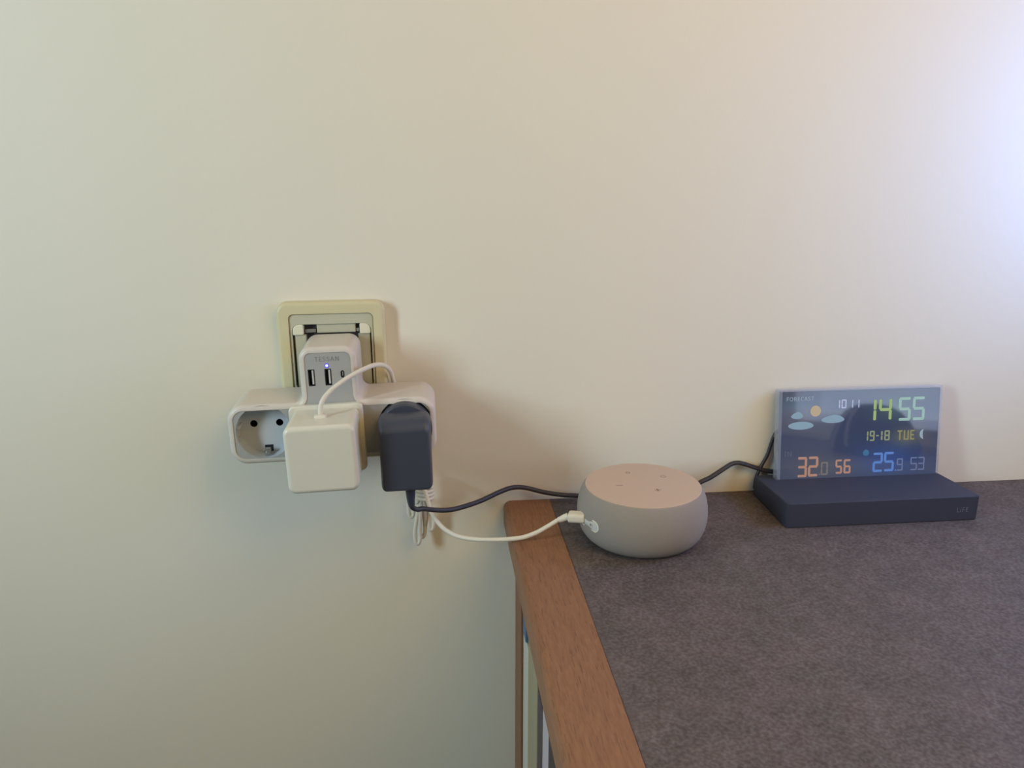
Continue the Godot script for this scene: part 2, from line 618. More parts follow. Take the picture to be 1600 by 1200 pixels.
func make_shelf_items() -> void:
	var defs := [
		["white_binder", "white binder next to the wall post under the wooden rail", 71.0, 45.0, 77.5, -98.0, Color(0.80, 0.79, 0.74)],
		["beige_binder", "wide olive beige binder standing between white and dark ones", 71.0, 78.5, 131.0, -70.0, Color(0.64, 0.60, 0.48)],
		["dark_notebook", "dark brown notebook between the beige binder and pale folder", 71.5, 133.0, 161.0, -92.0, Color(0.29, 0.24, 0.26)],
		["pale_folder", "pale lilac white folder between two dark notebooks", 71.0, 163.0, 189.0, -76.0, Color(0.74, 0.71, 0.72)],
		["black_notebook", "blackish notebook with a rounded spine, nearest the camera", 71.0, 191.0, 228.0, -79.0, Color(0.22, 0.18, 0.19)],
	]
	for d in defs:
		var o := thing(d[0], d[1], "folder", Vector3.ZERO, "folders standing under the rail")
		var x0: float = d[2]
		var z0: float = d[3]
		var z1: float = d[4]
		var top: float = d[5]
		var cover := mat(d[6], 0.55)
		var x1 := x0 + 150.0
		var rim := 2.0
		var s := Shape.new()
		# spine and two covers as one bent board
		s.add(soft_box(Vector3(x0, -329.9, z0), Vector3(x0 + 2.2, top, z1), 1.0))
		s.add(soft_box(Vector3(x0 + 1.0, -329.9, z0), Vector3(x1, top, z0 + 2.0), 0.9))
		s.add(soft_box(Vector3(x0 + 1.0, -329.9, z1 - 2.0), Vector3(x1, top, z1), 0.9))
		obj("cover", s.mesh(), cover, o)
		obj("pages", soft_box(Vector3(x0 + 3.0, -327, z0 + rim + 0.3), Vector3(x1 - 6, top - 5, z1 - rim - 0.3), 0.4).mesh(), mats.tab, o)
	var box := thing("blue_box", "small blue box lying on top of the white binder", "box", Vector3(110, -98, 55) * MM)
	obj("box_body", soft_box(Vector3(-39.5, 0.1, -9.5), Vector3(39.5, 25.0, 9.0), 0.8).mesh(), mat(Color(0.32, 0.45, 0.56), 0.55), box)
	obj("lid", soft_box(Vector3(-40, 25.1, -10), Vector3(40, 33.0, 9.5), 0.8).mesh(), mat(Color(0.32, 0.45, 0.56), 0.55), box)

# ---------------------------------------------------------------- the wall socket
func make_wall_socket() -> void:
	var o := thing("wall_socket", "yellowed ivory square wall socket behind the power splitter", "socket", Vector3(-76, 134, 0) * MM)
	o.rotation_degrees.z = 0.4
	var outer := rect(-41.5, -41.5, 41.5, 41.5)
	var inner := rect(-33, -33, 33, 33)
	var s := Shape.new()
	var rings := []
	for p in bevel(0.2, 9.5, 3.0, 0.0, 4):
		rings.append(ring(fillet(outer, 8.0, 8, p[0]), p[1]))
	for p in [[0.0, 9.5], [0.5, 9.2], [0.6, 5.0]]:
		rings.append(ring(fillet(inner, 4.5, 8, p[0]), p[1]))
	loft(rings, s)
	obj("frame", s.mesh(), mats.ivory, o)
	# insert: an outer step, then the cover lying a little lower, with a gap round it
	var step := Shape.new()
	var r2 := []
	for p in [[0.7, 2.0], [0.7, 7.4], [1.3, 8.0]]:
		r2.append(ring(fillet(inner, 4.5, 8, p[0]), p[1]))
	var mouth := PackedVector2Array([Vector2(-30.4, -29), Vector2(30.4, -29), Vector2(30.4, 24.2), Vector2(-30.4, 24.2)])
	for p in [[0.0, 8.0], [0.0, 1.0]]:
		r2.append(ring(fillet(mouth, 5.5, 8, p[0]), p[1]))
	loft(r2, step)
	obj("insert", step.mesh(), mats.ivory_grey, o)
	obj("well", block(fillet(mouth, 5.5, 8, 0.1), 0.02, [[0.0, 0.6], [0.0, 1.4]], 1).mesh(), mats.slot, o)
	# middle bridge, side cheeks and the two light corner tabs, with dark slots between
	obj("bridge", soft_box(Vector3(-11.5, 16.8, 1.4), Vector3(18.3, 24.0, 6.4), 0.7).mesh(), mats.ivory_grey, o)
	for sgn in [-1.0, 1.0]:
		var x_out: float = 29.9 * sgn
		var x_in: float = -21.6 if sgn < 0 else 21.6
		var lo := Vector3(minf(x_out, x_in), 15.8, 1.4)
		var hi := Vector3(maxf(x_out, x_in), 24.1, 8.4)
		var radii := [1.0, 1.0, 1.2, 4.8] if sgn < 0 else [1.0, 1.0, 4.8, 1.2]
		obj("corner_tab", block(rect(lo.x, lo.y, hi.x, hi.y), radii, bevel(lo.z, hi.z, 0.8), 5).mesh(), mats.tab, o)
		var c0: float = 29.0 * sgn if sgn < 0 else 29.3
		var c1: float = 20.0 * sgn
		obj("cheek", soft_box(Vector3(minf(c0, c1), -28.5, 1.4), Vector3(maxf(c0, c1), 15.6, 6.2), 0.7).mesh(), mats.ivory_grey, o)
		obj("earth_clip", soft_box(Vector3(-20.6 if sgn < 0 else 19.0, 17.0, 1.4), Vector3(-12.4 if sgn < 0 else 21.2, 20.0, 5.6), 0.5).mesh(), mats.metal, o)

# ---------------------------------------------------------------- the T-shaped splitter
func make_splitter() -> void:
	var o := thing("power_splitter", "white T-shaped plug-in splitter with grey face and three sockets", "splitter", Vector3(-73.5, 88, 0) * MM)
	o.rotation_degrees.z = 1.2
	var pts := PackedVector2Array([
		Vector2(-76.3, -24.2), Vector2(76.3, -24.2), Vector2(76.3, 21.6), Vector2(20.6, 21.6),
		Vector2(20.6, 63.0), Vector2(-21.0, 63.0), Vector2(-21.0, 21.6), Vector2(-76.3, 21.6)])
	var rad := [12.0, 12.0, 12.0, 5.0, 9.0, 9.0, 5.0, 12.0]
	var rings := []
	for p in bevel(10.2, 57.0, 3.4, 2.0, 5):
		rings.append(ring(fillet(pts, rad, 10, p[0]), p[1]))
	rings.append(ring(fillet(pts, rad, 10, 4.0), 57.0))
	rings.append(ring(fillet(pts, rad, 10, 4.2), 56.3))
	rings.append(ring(fillet(pts, rad, 10, 4.2), 54.0))
	var s := loft(rings)
	face(fillet(pts, rad, 10, 2.0), 10.2, false, [], s)
	obj("body", s.mesh(), mats.white_plastic, o)
	# grey face with the round sockets and the ports let into it
	var centres := [Vector2(-50.4, 0.6), Vector2(53.6, 0.6)]
	var holes := []
	for c in centres:
		holes.append(circle(c, 20.4, 48))
	var ports := [rect(-14.9, 34.0, -10.0, 46.6), rect(-2.9, 34.0, 2.0, 46.6), rect(8.6, 39.4, 11.4, 45.0)]
	holes.append(fillet(ports[0], 0.5, 2))
	holes.append(fillet(ports[1], 0.5, 2))
	holes.append(fillet(ports[2], 1.39, 5))
	var pan := face(fillet(pts, rad, 10, 4.1), 56.5, true, holes)
	obj("face_panel", pan.mesh(), mats.grey_panel, o)
	for i in 2:
		var c: Vector2 = centres[i]
		var w := Shape.new()
		w.add(well(c, 20.4, 56.5, 44.0, 48))
		var pins := [circle(c + Vector2(-9.5, 3.0), 2.7, 20), circle(c + Vector2(9.5, 3.0), 2.7, 20)]
		face(circle(c, 20.4, 48), 44.0, true, pins, w)
		var so := obj("socket_well", w.mesh(), mats.well, o)
		for p in [-9.5, 9.5]:
			var h := well(c + Vector2(p, 3.0), 2.7, 44.0, 35.0, 20)
			face(circle(c + Vector2(p, 3.0), 2.7, 20), 35.0, true, [], h)
			obj("pin_hole", h.mesh(), mats.hole, so)
		for sg in [-1.0, 1.0]:
			# spring earth clip in its notch
			var y: float = c.y + sg * 17.6
			var clip := Shape.new()
			clip.add(soft_box(Vector3(c.x - 1.9, minf(y, y + sg * 1.6), 44.2), Vector3(c.x + 1.9, maxf(y, y + sg * 1.6), 53.5), 0.5))
			clip.add(soft_box(Vector3(c.x - 1.9, minf(y - sg * 2.6, y + sg * 0.6), 47.5), Vector3(c.x + 1.9, maxf(y - sg * 2.6, y + sg * 0.6), 49.5), 0.5))
			obj("earth_clip", clip.mesh(), mats.metal, so)
			var notch := soft_box(Vector3(c.x - 3.1, minf(c.y + sg * 14.2, c.y + sg * 19.4), 43.5), Vector3(c.x + 3.1, maxf(c.y + sg * 14.2, c.y + sg * 19.4), 44.3), 0.2)
			obj("clip_notch", notch.mesh(), mats.hole, so)
			# guide ribs at the sides
			var x: float = c.x + sg * 20.2
			var rib := Shape.new()
			for yy in [3.0, -5.6]:
				rib.add(soft_box(Vector3(minf(x, x - sg * 2.4), c.y + yy - 1.2, 44.0), Vector3(maxf(x, x - sg * 2.4), c.y + yy + 1.2, 54.5), 0.4))
			obj("guide_rib", rib.mesh(), mats.well, so)
	for i in 2:
		var p: PackedVector2Array = ports[i]
		var back := soft_box(Vector3(p[0].x + 0.05, p[0].y + 0.05, 49.6), Vector3(p[2].x - 0.05, p[2].y - 0.05, 50.2), 0.1)
		var shell := Shape.new()
		shell.add(back)
		shell.add(soft_box(Vector3(p[0].x + 0.05, p[0].y + 0.05, 50), Vector3(p[0].x + 0.5, p[2].y - 0.05, 56.2), 0.1))
		shell.add(soft_box(Vector3(p[2].x - 0.5, p[0].y + 0.05, 50), Vector3(p[2].x - 0.05, p[2].y - 0.05, 56.2), 0.1))
		shell.add(soft_box(Vector3(p[0].x + 0.05, p[0].y + 0.05, 50), Vector3(p[2].x - 0.05, p[0].y + 0.5, 56.2), 0.1))
		shell.add(soft_box(Vector3(p[0].x + 0.05, p[2].y - 0.5, 50), Vector3(p[2].x - 0.05, p[2].y - 0.05, 56.2), 0.1))
		var u := obj("usb_port", shell.mesh(), mats.port, o)
		obj("tongue", soft_box(Vector3(p[0].x + 2.7, p[0].y + 1.2, 50.2), Vector3(p[0].x + 4.0, p[2].y - 0.9, 56.0), 0.2).mesh(), mats.tongue, u)
	var cp: PackedVector2Array = ports[2]
	var cshell := soft_box(Vector3(cp[0].x, cp[0].y, 49.6), Vector3(cp[2].x, cp[2].y, 50.2), 0.1)
	var cr := []
	for p in [[0.05, 50.0], [0.05, 56.3], [0.45, 56.3], [0.45, 50.2]]:
		cr.append(ring(fillet(ports[2], 1.39, 5, p[0]), p[1]))
	loft(cr, cshell)
	var uc := obj("usb_c_port", cshell.mesh(), mats.port, o)
	obj("tongue", soft_box(Vector3(9.65, 40.4, 50.2), Vector3(10.35, 44.0, 55.6), 0.2).mesh(), mats.tongue, uc)
	var ld := obj("led_ring", block(circle(Vector2(-0.9, 49.0), 1.75, 20), 0.02, [[0.0, 56.2], [0.0, 56.62]], 1).mesh(), mats.ledring, o)
	obj("led", block(circle(Vector2(-0.9, 49.0), 1.15, 16), 0.02, [[0.0, 56.4], [0.25, 56.9]], 1).mesh(), mats.led, ld)
	var tx := obj("brand_lettering", letters("TESSAN", 2.5, 0.15, 3), mats.print_grey, o)
	tx.position = Vector3(-0.4, 54.0, 56.55) * MM
	obj("plug_disc", block(circle(Vector2(-1, 43), 17.0, 40), 0.02, [[0.0, 1.6], [0.0, 10.4]], 1).mesh(), mats.white_plastic, o)

# ---------------------------------------------------------------- the white charger
func make_charger() -> void:
	var o := thing("white_charger", "white cube USB charger with a white cable from its top", "charger", Vector3(-77, 82, 0) * MM)
	o.rotation_degrees.z = 1.8
	obj("flange", block(rect(-27.0, -26.6, 27.0, 26.6), 4.5, bevel(56.6, 61.5, 1.4, 1.0), 6).mesh(), mats.charger, o)
	var b := Shape.new()
	var rings := []
	for p in bevel(61.0, 105.0, 3.2, 0.0, 5):
		var t: float = clampf((p[1] - 61.0) / 44.0, 0.0, 1.0)
		rings.append(ring(fillet(rect(-24.6, -24.6, 24.6, 24.6), 5.6, 8, p[0] + (1.0 - t) * 0.8), p[1]))
	loft(rings, b)
	face(fillet(rect(-24.6, -24.6, 24.6, 24.6), 5.6, 8, 3.2), 105.0, true, [], b)
	obj("body", b.mesh(), mats.charger, o)

# ---------------------------------------------------------------- the black power adapter
func make_adapter() -> void:
	var o := thing("black_power_adapter", "black plug-in power adapter in the rightmost socket of the splitter", "adapter", Vector3(-20, 89, 0) * MM)
	o.rotation_degrees.z = 1.0
	obj("plug_disc", block(circle(Vector2(0, -0.4), 19.9, 48), 0.02, bevel(43.0, 66.0, 1.4, 0.0, 3), 1).mesh(60), mats.black_plastic, o)
	var rings := []
	# back tapers towards the plug, the front has a sloping shoulder at the top
	for p in [[3.0, 64.5, 0.0], [1.0, 65.5, 0.0], [0.0, 68.0, 0.0], [0.0, 80.0, 0.0], [0.2, 84.0, -1.2], [0.8, 87.0, -4.0], [1.7, 88.6, -5.6], [2.8, 89.0, -6.6]]:
		var pts := rect(-18.7, -40.5, 18.7, 14.5 + p[2])
		rings.append(ring(fillet(pts, [4.2, 4.2, 4.6, 4.6], 7, p[0]), p[1]))
	var s := loft(rings)
	face(fillet(rect(-18.7, -40.5, 18.7, 7.9), [4.2, 4.2, 4.6, 4.6], 7, 2.8), 89.0, true, [], s)
	face(fillet(rect(-18.7, -40.5, 18.7, 14.5), [4.2, 4.2, 4.6, 4.6], 7, 3.0), 64.5, false, [], s)
	obj("body", s.mesh(), mats.black_plastic, o)
	# tapered strain relief with ribs
	var path := spline([Vector3(1.6, -39.5, 77), Vector3(1.7, -46, 76.6), Vector3(1.6, -52, 76), Vector3(1.9, -57.0, 75)], 4)
	obj("strain_relief", tube(path, 4.2, 16, 2.3).mesh(50), mats.black_plastic, o)

# ---------------------------------------------------------------- the round speaker
func make_speaker() -> void:
	var at := Vector3(158.5, 0, 77.5)
	var o := thing("smart_speaker", "round grey fabric smart speaker with a flat pinkish top", "speaker", at * MM)
	var prof := [[0.0, 0.3], [37.0, 0.3], [38.5, 0.6], [41.0, 2.0], [44.0, 4.6], [46.6, 8.4], [48.5, 13.5], [49.4, 19.0], [49.6, 24.0], [49.2, 29.0], [48.2, 34.0], [46.8, 38.0], [45.2, 41.0], [44.3, 42.2], [43.6, 42.5]]
	obj("fabric_shell", lathe(prof, 128).mesh(60), mats.fabric, o)
	obj("top_plate", lathe([[43.9, 41.0], [43.9, 42.7], [43.6, 43.0], [43.0, 43.2], [0.0, 43.2]], 128).mesh(20), mats.speaker_top, o)
	# the four buttons: minus, action dot, plus, microphone off
	var flat := func(s: Shape, c: Vector2) -> ArrayMesh:
		return s.moved(Transform3D(Basis(Vector3(1, 0, 0), Vector3(0, 0, -1), Vector3(0, 1, 0)), Vector3(c.x, 43.12, c.y))).mesh()
	var minus := block(rect(-2.6, -0.5, 2.6, 0.5), 0.3, [[0.0, 0.0], [0.0, 0.18]], 3)
	obj("button", flat.call(minus, Vector2(-18.5, 1.3)), mats.speaker_mark, o)
	var dot := Shape.new()
	loft([ring(circle(Vector2.ZERO, 1.9, 20), 0.0), ring(circle(Vector2.ZERO, 1.9, 20), 0.18), ring(circle(Vector2.ZERO, 1.1, 20), 0.18), ring(circle(Vector2.ZERO, 1.1, 20), 0.0)], dot)
	obj("button", flat.call(dot, Vector2(-6.1, -23.5)), mats.speaker_mark, o)
	var plus := block(rect(-2.6, -0.5, 2.6, 0.5), 0.3, [[0.0, 0.0], [0.0, 0.18]], 3)
	plus.add(block(rect(-0.5, -2.6, 0.5, 2.6), 0.3, [[0.0, 0.0], [0.0, 0.18]], 3))
	obj("button", flat.call(plus, Vector2(8.0, 12.7)), mats.speaker_mark, o)
	var mic := Shape.new()
	loft([ring(circle(Vector2.ZERO, 2.2, 20), 0.0), ring(circle(Vector2.ZERO, 2.2, 20), 0.18), ring(circle(Vector2.ZERO, 1.7, 20), 0.18), ring(circle(Vector2.ZERO, 1.7, 20), 0.0)], mic)
	obj("button", flat.call(mic, Vector2(19.4, -12.9)), mats.speaker_mark, o)
	# the pill-shaped connector recess on the flank, with a pale rim following the curve
	var rim := Shape.new()
	var bed := Shape.new()
	var outer := PackedVector3Array()
	var inner := PackedVector3Array()
	var deep := PackedVector3Array()
	var a0 := deg_to_rad(174.0)
	var a1 := deg_to_rad(143.0)
	var half := 4.6
	var on := func(u: float, v: float, r: float) -> Vector3:    # u along the flank in mm from the middle, v up
		var a := (a0 + a1) / 2 - u / 49.5
		return Vector3(cos(a) * r, 22.0 + v, sin(a) * r)
	var span := (a0 - a1) * 49.5 / 2 - half
	for k in 40:
		var t := TAU * k / 40.0
		var d := Vector2(cos(t), sin(t))
		var off := span * (1.0 if d.x > 0 else -1.0)
		outer.append(on.call(d.x * half + off, d.y * half, 49.75))
		inner.append(on.call(d.x * (half - 0.8) + off, d.y * (half - 0.8), 49.95))
		deep.append(on.call(d.x * (half - 0.9) + off, d.y * (half - 0.9), 49.62))
	loft([outer, inner, deep], rim)
	var port := obj("connector_recess", rim.mesh(), mats.tab, o)
	var last := deep
	for step in [0.8, 0.6, 0.4, 0.2, 0.01]:
		var next := PackedVector3Array()
		for k in 40:
			var t := TAU * k / 40.0
			var d := Vector2(cos(t), sin(t))
			next.append(on.call((d.x * (half - 0.9) + span * (1.0 if d.x > 0 else -1.0)) * step, d.y * (half - 0.9) * step, 49.72))
		loft([last, next], bed)
		last = next
	obj("recess_bed", bed.mesh(70), mats.speaker_port, port)
	var jack := Shape.new()
	var jc: Vector3 = on.call(5.2, 0.2, 49.7)
	var ja := (a0 + a1) / 2 - 5.2 / 49.5
	var jn := Vector3(cos(ja), 0, sin(ja))
	jack.add(tube(PackedVector3Array([jc - jn * 0.2, jc + jn * 0.35]), 1.9, 20))
	obj("audio_jack", jack.mesh(), mats.speaker_port, port)
	obj("jack_hole", tube(PackedVector3Array([jc + jn * 0.1, jc + jn * 0.42]), 1.0, 16).mesh(), mats.print_grey, port)

# ---------------------------------------------------------------- the weather station
const SEG := {"0": "abcdef", "1": "bc", "2": "abged", "3": "abgcd", "4": "fgbc", "5": "afgcd", "6": "afgedc", "7": "abc", "8": "abcdefg", "9": "abcdfg"}

# one digit drawn with slim slanted bars, its lower left corner at the origin
func seven(ch: String, w: float, h: float, t: float) -> Shape:
	var s := Shape.new()
	var g := 0.12 * t
	var bars := {
		"a": [Vector2(t * 0.25, h - t), Vector2(w - t * 0.25, h)], "d": [Vector2(t * 0.25, 0), Vector2(w - t * 0.25, t)],
		"g": [Vector2(t * 0.4, h / 2 - t / 2), Vector2(w - t * 0.4, h / 2 + t / 2)],
		"f": [Vector2(0, h / 2 + g), Vector2(t, h - t * 0.4)], "e": [Vector2(0, t * 0.4), Vector2(t, h / 2 - g)],
		"b": [Vector2(w - t, h / 2 + g), Vector2(w, h - t * 0.4)], "c": [Vector2(w - t, t * 0.4), Vector2(w, h / 2 - g)]}
	for c in SEG[ch]:
		var b: Array = bars[c]
		s.add(block(rect(b[0].x, b[0].y, b[1].x, b[1].y), t * 0.3, [[0.0, 0.0], [0.0, 0.12]], 2))
	return s

func glow(c: Color, k: float) -> StandardMaterial3D:
	var m := mat(c.darkened(0.5), 0.25, 0.5)
	m.emission_enabled = true
	m.emission = c
	m.emission_energy_multiplier = k
	return m

func make_station() -> void:
	var o := thing("weather_station", "black desk weather station with a bright colour display and slab base", "weather station", Vector3(357, 0, 42) * MM)
	# slab base, a little lower at the back
	var s := block(rect(-81, -35, 80, 35), [3.0, 3.0, 3.0, 3.0], bevel(0.3, 21.0, 1.0, 0.6, 3), 5)
	for i in s.v.size():
		var p := s.v[i]
		var h := p.z
		if h > 10.0:
			h -= (35.0 + p.y) * 0.055
		s.v[i] = Vector3(p.x, h, -p.y)
	obj("base", s.mesh(), mats.station, o)
	var lg := obj("lettering", letters("LiFE", 4.0, 0.2, 1), mats.station_logo, o)
	lg.position = Vector3(66.0, 9.5, 35.0) * MM
	# upright panel, leaning back: clear acrylic edge round a display
	var lean := Transform3D(Basis(Vector3(1, 0, 0), deg_to_rad(-8.0)), Vector3(6.4, 17.5, -21.0) * MM)
	var W := 146.0
	var H := 78.0
	var a := Shape.new()
	var outer := rect(-W / 2, 0, W / 2, H)
	var inner := rect(-W / 2 + 3.0, -0.5, W / 2 - 2.4, H - 2.0)
	var rings := []
	for p in [[0.0, -7.0], [0.0, -0.6], [0.4, 0.0]]:
		rings.append(ring(fillet(outer, 0.6, 2, p[0]), p[1]))
	rings.append(ring(fillet(inner, 0.6, 2), 0.0))
	rings.append(ring(fillet(inner, 0.6, 2), -7.0))
	rings.append(ring(fillet(outer, 0.6, 2), -7.0))
	loft(rings, a)
	obj("acrylic_edge", a.mesh(), mats.acrylic, o).transform = lean
	# the glowing display
	var w := W - 5.4
	var h := H - 2.0
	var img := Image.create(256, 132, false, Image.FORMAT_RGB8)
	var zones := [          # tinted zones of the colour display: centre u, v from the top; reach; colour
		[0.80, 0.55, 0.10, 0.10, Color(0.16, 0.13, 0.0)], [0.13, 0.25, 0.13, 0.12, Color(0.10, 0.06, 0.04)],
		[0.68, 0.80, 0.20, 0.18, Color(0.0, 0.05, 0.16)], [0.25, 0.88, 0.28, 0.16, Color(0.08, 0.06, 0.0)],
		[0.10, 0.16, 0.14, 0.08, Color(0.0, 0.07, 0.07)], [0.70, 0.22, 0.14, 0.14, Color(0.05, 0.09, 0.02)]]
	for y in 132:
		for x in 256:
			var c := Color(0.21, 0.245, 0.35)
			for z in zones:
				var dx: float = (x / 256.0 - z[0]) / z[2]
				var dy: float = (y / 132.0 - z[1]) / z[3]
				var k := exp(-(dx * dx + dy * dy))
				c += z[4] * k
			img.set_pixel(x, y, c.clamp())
	var scr := mat(Color(0.10, 0.11, 0.15), 0.05, 1.0)
	scr.clearcoat_enabled = true
	scr.clearcoat = 1.0
	scr.clearcoat_roughness = 0.05
	scr.emission_enabled = true
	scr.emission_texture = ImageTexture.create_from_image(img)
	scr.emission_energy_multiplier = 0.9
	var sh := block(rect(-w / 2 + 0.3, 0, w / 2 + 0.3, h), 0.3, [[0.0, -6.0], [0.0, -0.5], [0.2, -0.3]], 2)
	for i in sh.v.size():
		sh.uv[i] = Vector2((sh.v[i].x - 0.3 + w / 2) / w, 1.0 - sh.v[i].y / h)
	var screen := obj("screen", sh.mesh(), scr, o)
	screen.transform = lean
	var put := func(called: String, shape: Shape, u: float, v: float, m: Material) -> MeshInstance3D:
		var n := obj(called, shape.mesh(), m, screen)
		n.position = Vector3(-w / 2 + 0.3 + u * w, h * (1.0 - v), -0.25) * MM
		return n
	var lime := glow(Color(0.68, 0.78, 0.50), 0.55)
	var mint := glow(Color(0.66, 0.80, 0.76), 0.58)
	var olive := glow(Color(0.66, 0.70, 0.54), 0.45)
	var ochre := glow(Color(0.66, 0.64, 0.42), 0.45)
	var orange := glow(Color(0.80, 0.61, 0.53), 0.5)
	var sand := glow(Color(0.62, 0.59, 0.56), 0.34)
	var blue := glow(Color(0.40, 0.57, 0.86), 0.56)
	var violet := glow(Color(0.52, 0.57, 0.74), 0.42)
	var lilac := glow(Color(0.78, 0.80, 0.94), 0.6)
	var cloud := glow(Color(0.60, 0.72, 0.80), 0.48)
	# [text, u of left, v of bottom, digit width, height, bar (share of width and height), gap, material]
	for d in [
		["1", 0.572, 0.365, 3.4, 19.6, 2.5, lime], ["4", 0.612, 0.362, 11.6, 19.6, 2.5, lime],
		["5", 0.738, 0.368, 11.0, 20.4, 2.4, mint], ["5", 0.828, 0.366, 11.0, 20.4, 2.4, mint],
		["1", 0.352, 0.205, 1.7, 7.6, 1.0, lilac], ["0", 0.373, 0.205, 4.4, 7.6, 1.1, lilac],
		["1", 0.436, 0.205, 1.5, 7.4, 0.9, lilac], ["1", 0.476, 0.205, 1.5, 7.4, 0.9, lilac],
		["1", 0.541, 0.588, 1.5, 8.8, 1.2, olive], ["9", 0.561, 0.588, 4.4, 8.8, 1.2, olive],
		["1", 0.632, 0.588, 1.6, 8.8, 1.4, olive], ["8", 0.655, 0.588, 4.8, 8.8, 1.2, olive],
		["3", 0.108, 0.976, 8.6, 17.6, 2.1, orange], ["2", 0.176, 0.972, 9.0, 17.4, 2.1, orange],
		["0", 0.258, 0.960, 6.2, 11.4, 1.3, sand], ["5", 0.350, 0.952, 6.0, 12.4, 1.6, orange], ["6", 0.402, 0.952, 6.4, 12.4, 1.7, orange],
		["2", 0.588, 0.950, 9.0, 17.0, 2.0, blue], ["5", 0.660, 0.946, 9.0, 17.0, 2.0, blue],
		["9", 0.744, 0.944, 5.4, 10.8, 1.0, violet], ["5", 0.832, 0.944, 6.0, 11.4, 1.0, violet], ["3", 0.880, 0.944, 6.0, 11.4, 1.0, violet]]:
		put.call("digit", seven(d[0], d[3], d[4], d[5]), d[1], d[2], d[6])
	put.call("dash", block(rect(0, 0, 2.4, 1.1), 0.2, [[0.0, 0.0], [0.0, 0.12]], 2), 0.602, 0.537, olive)
	put.call("decimal_point", block(rect(0, 0, 1.1, 1.1), 0.2, [[0.0, 0.0], [0.0, 0.12]], 2), 0.247, 0.958, sand)
	put.call("decimal_point", block(rect(0, 0, 1.1, 1.1), 0.2, [[0.0, 0.0], [0.0, 0.12]], 2), 0.733, 0.944, blue)
	# TUE in the same bars
	var tue := Shape.new()
	tue.add(block(rect(0, 7.2, 4.6, 8.4), 0.3, [[0.0, 0.0], [0.0, 0.12]], 2))
	tue.add(block(rect(1.7, 0, 2.9, 7.2), 0.3, [[0.0, 0.0], [0.0, 0.12]], 2))
	for b in [[5.8, 0, 7.0, 8.4], [9.2, 0, 10.4, 8.4], [7.0, 0, 9.2, 1.2], [11.6, 0, 12.8, 8.4], [12.8, 0, 15.6, 1.2], [12.8, 3.6, 15.0, 4.8], [12.8, 7.2, 15.6, 8.4]]:
		tue.add(block(rect(b[0], b[1], b[2], b[3]), 0.25, [[0.0, 0.0], [0.0, 0.12]], 2))
	put.call("weekday", tue, 0.738, 0.588, ochre)
	# sun, clouds, moon, tower icon, small marks
	put.call("sun_icon", block(circle(Vector2.ZERO, 4.7, 28), 0.02, [[0.0, 0.0], [0.0, 0.12]], 1), 0.212, 0.226, glow(Color(0.78, 0.70, 0.58), 0.6))
	var oval := func(rx: float, ry: float, lump: float) -> Shape:
		var q := PackedVector2Array()
		for k in 36:
			var t := TAU * k / 36.0
			var l := 1.0 + (lump * maxf(0.0, sin(t)) * cos(t - 0.9))
			q.append(Vector2(cos(t) * rx, sin(t) * ry * l))
		return block(q, 0.02, [[0.0, 0.0], [0.0, 0.12]], 1)
	put.call("cloud_icon", oval.call(11.2, 3.3, 0.1), 0.122, 0.388, cloud)
	put.call("cloud_icon", oval.call(10.2, 2.9, 0.5), 0.322, 0.330, cloud)
	put.call("cloud_icon", oval.call(5.2, 2.3, 0.8), 0.096, 0.280, cloud)
	var moon := PackedVector2Array()
	for k in 21:
		var t := PI / 2 + PI * k / 20.0
		moon.append(Vector2(cos(t) * 3.8, sin(t) * 4.3))
	for k in range(19, 0, -1):
		var t := PI / 2 + PI * k / 20.0
		moon.append(Vector2(cos(t) * 1.1, sin(t) * 4.3))
	put.call("moon_icon", block(moon, 0.02, [[0.0, 0.0], [0.0, 0.12]], 1), 0.909, 0.528, glow(Color(0.68, 0.76, 0.82), 0.5))
	put.call("outdoor_icon", block(circle(Vector2.ZERO, 2.7, 24), 0.02, [[0.0, 0.0], [0.0, 0.12]], 1), 0.542, 0.722, glow(Color(0.28, 0.50, 0.66), 0.5))
	var fc := obj("heading", letters("FORECAST", 2.6, 0.1, 3), glow(Color(0.62, 0.70, 0.76), 0.62), screen)
	fc.position = Vector3(-w / 2 + 0.3 + 0.112 * w, h * (1.0 - 0.085), -0.22) * MM
	var inn := obj("heading", letters("IN", 4.4, 0.1, 3), glow(Color(0.46, 0.50, 0.58), 0.34), screen)
	inn.position = Vector3(-w / 2 + 0.3 + 0.048 * w, h * (1.0 - 0.705), -0.22) * MM

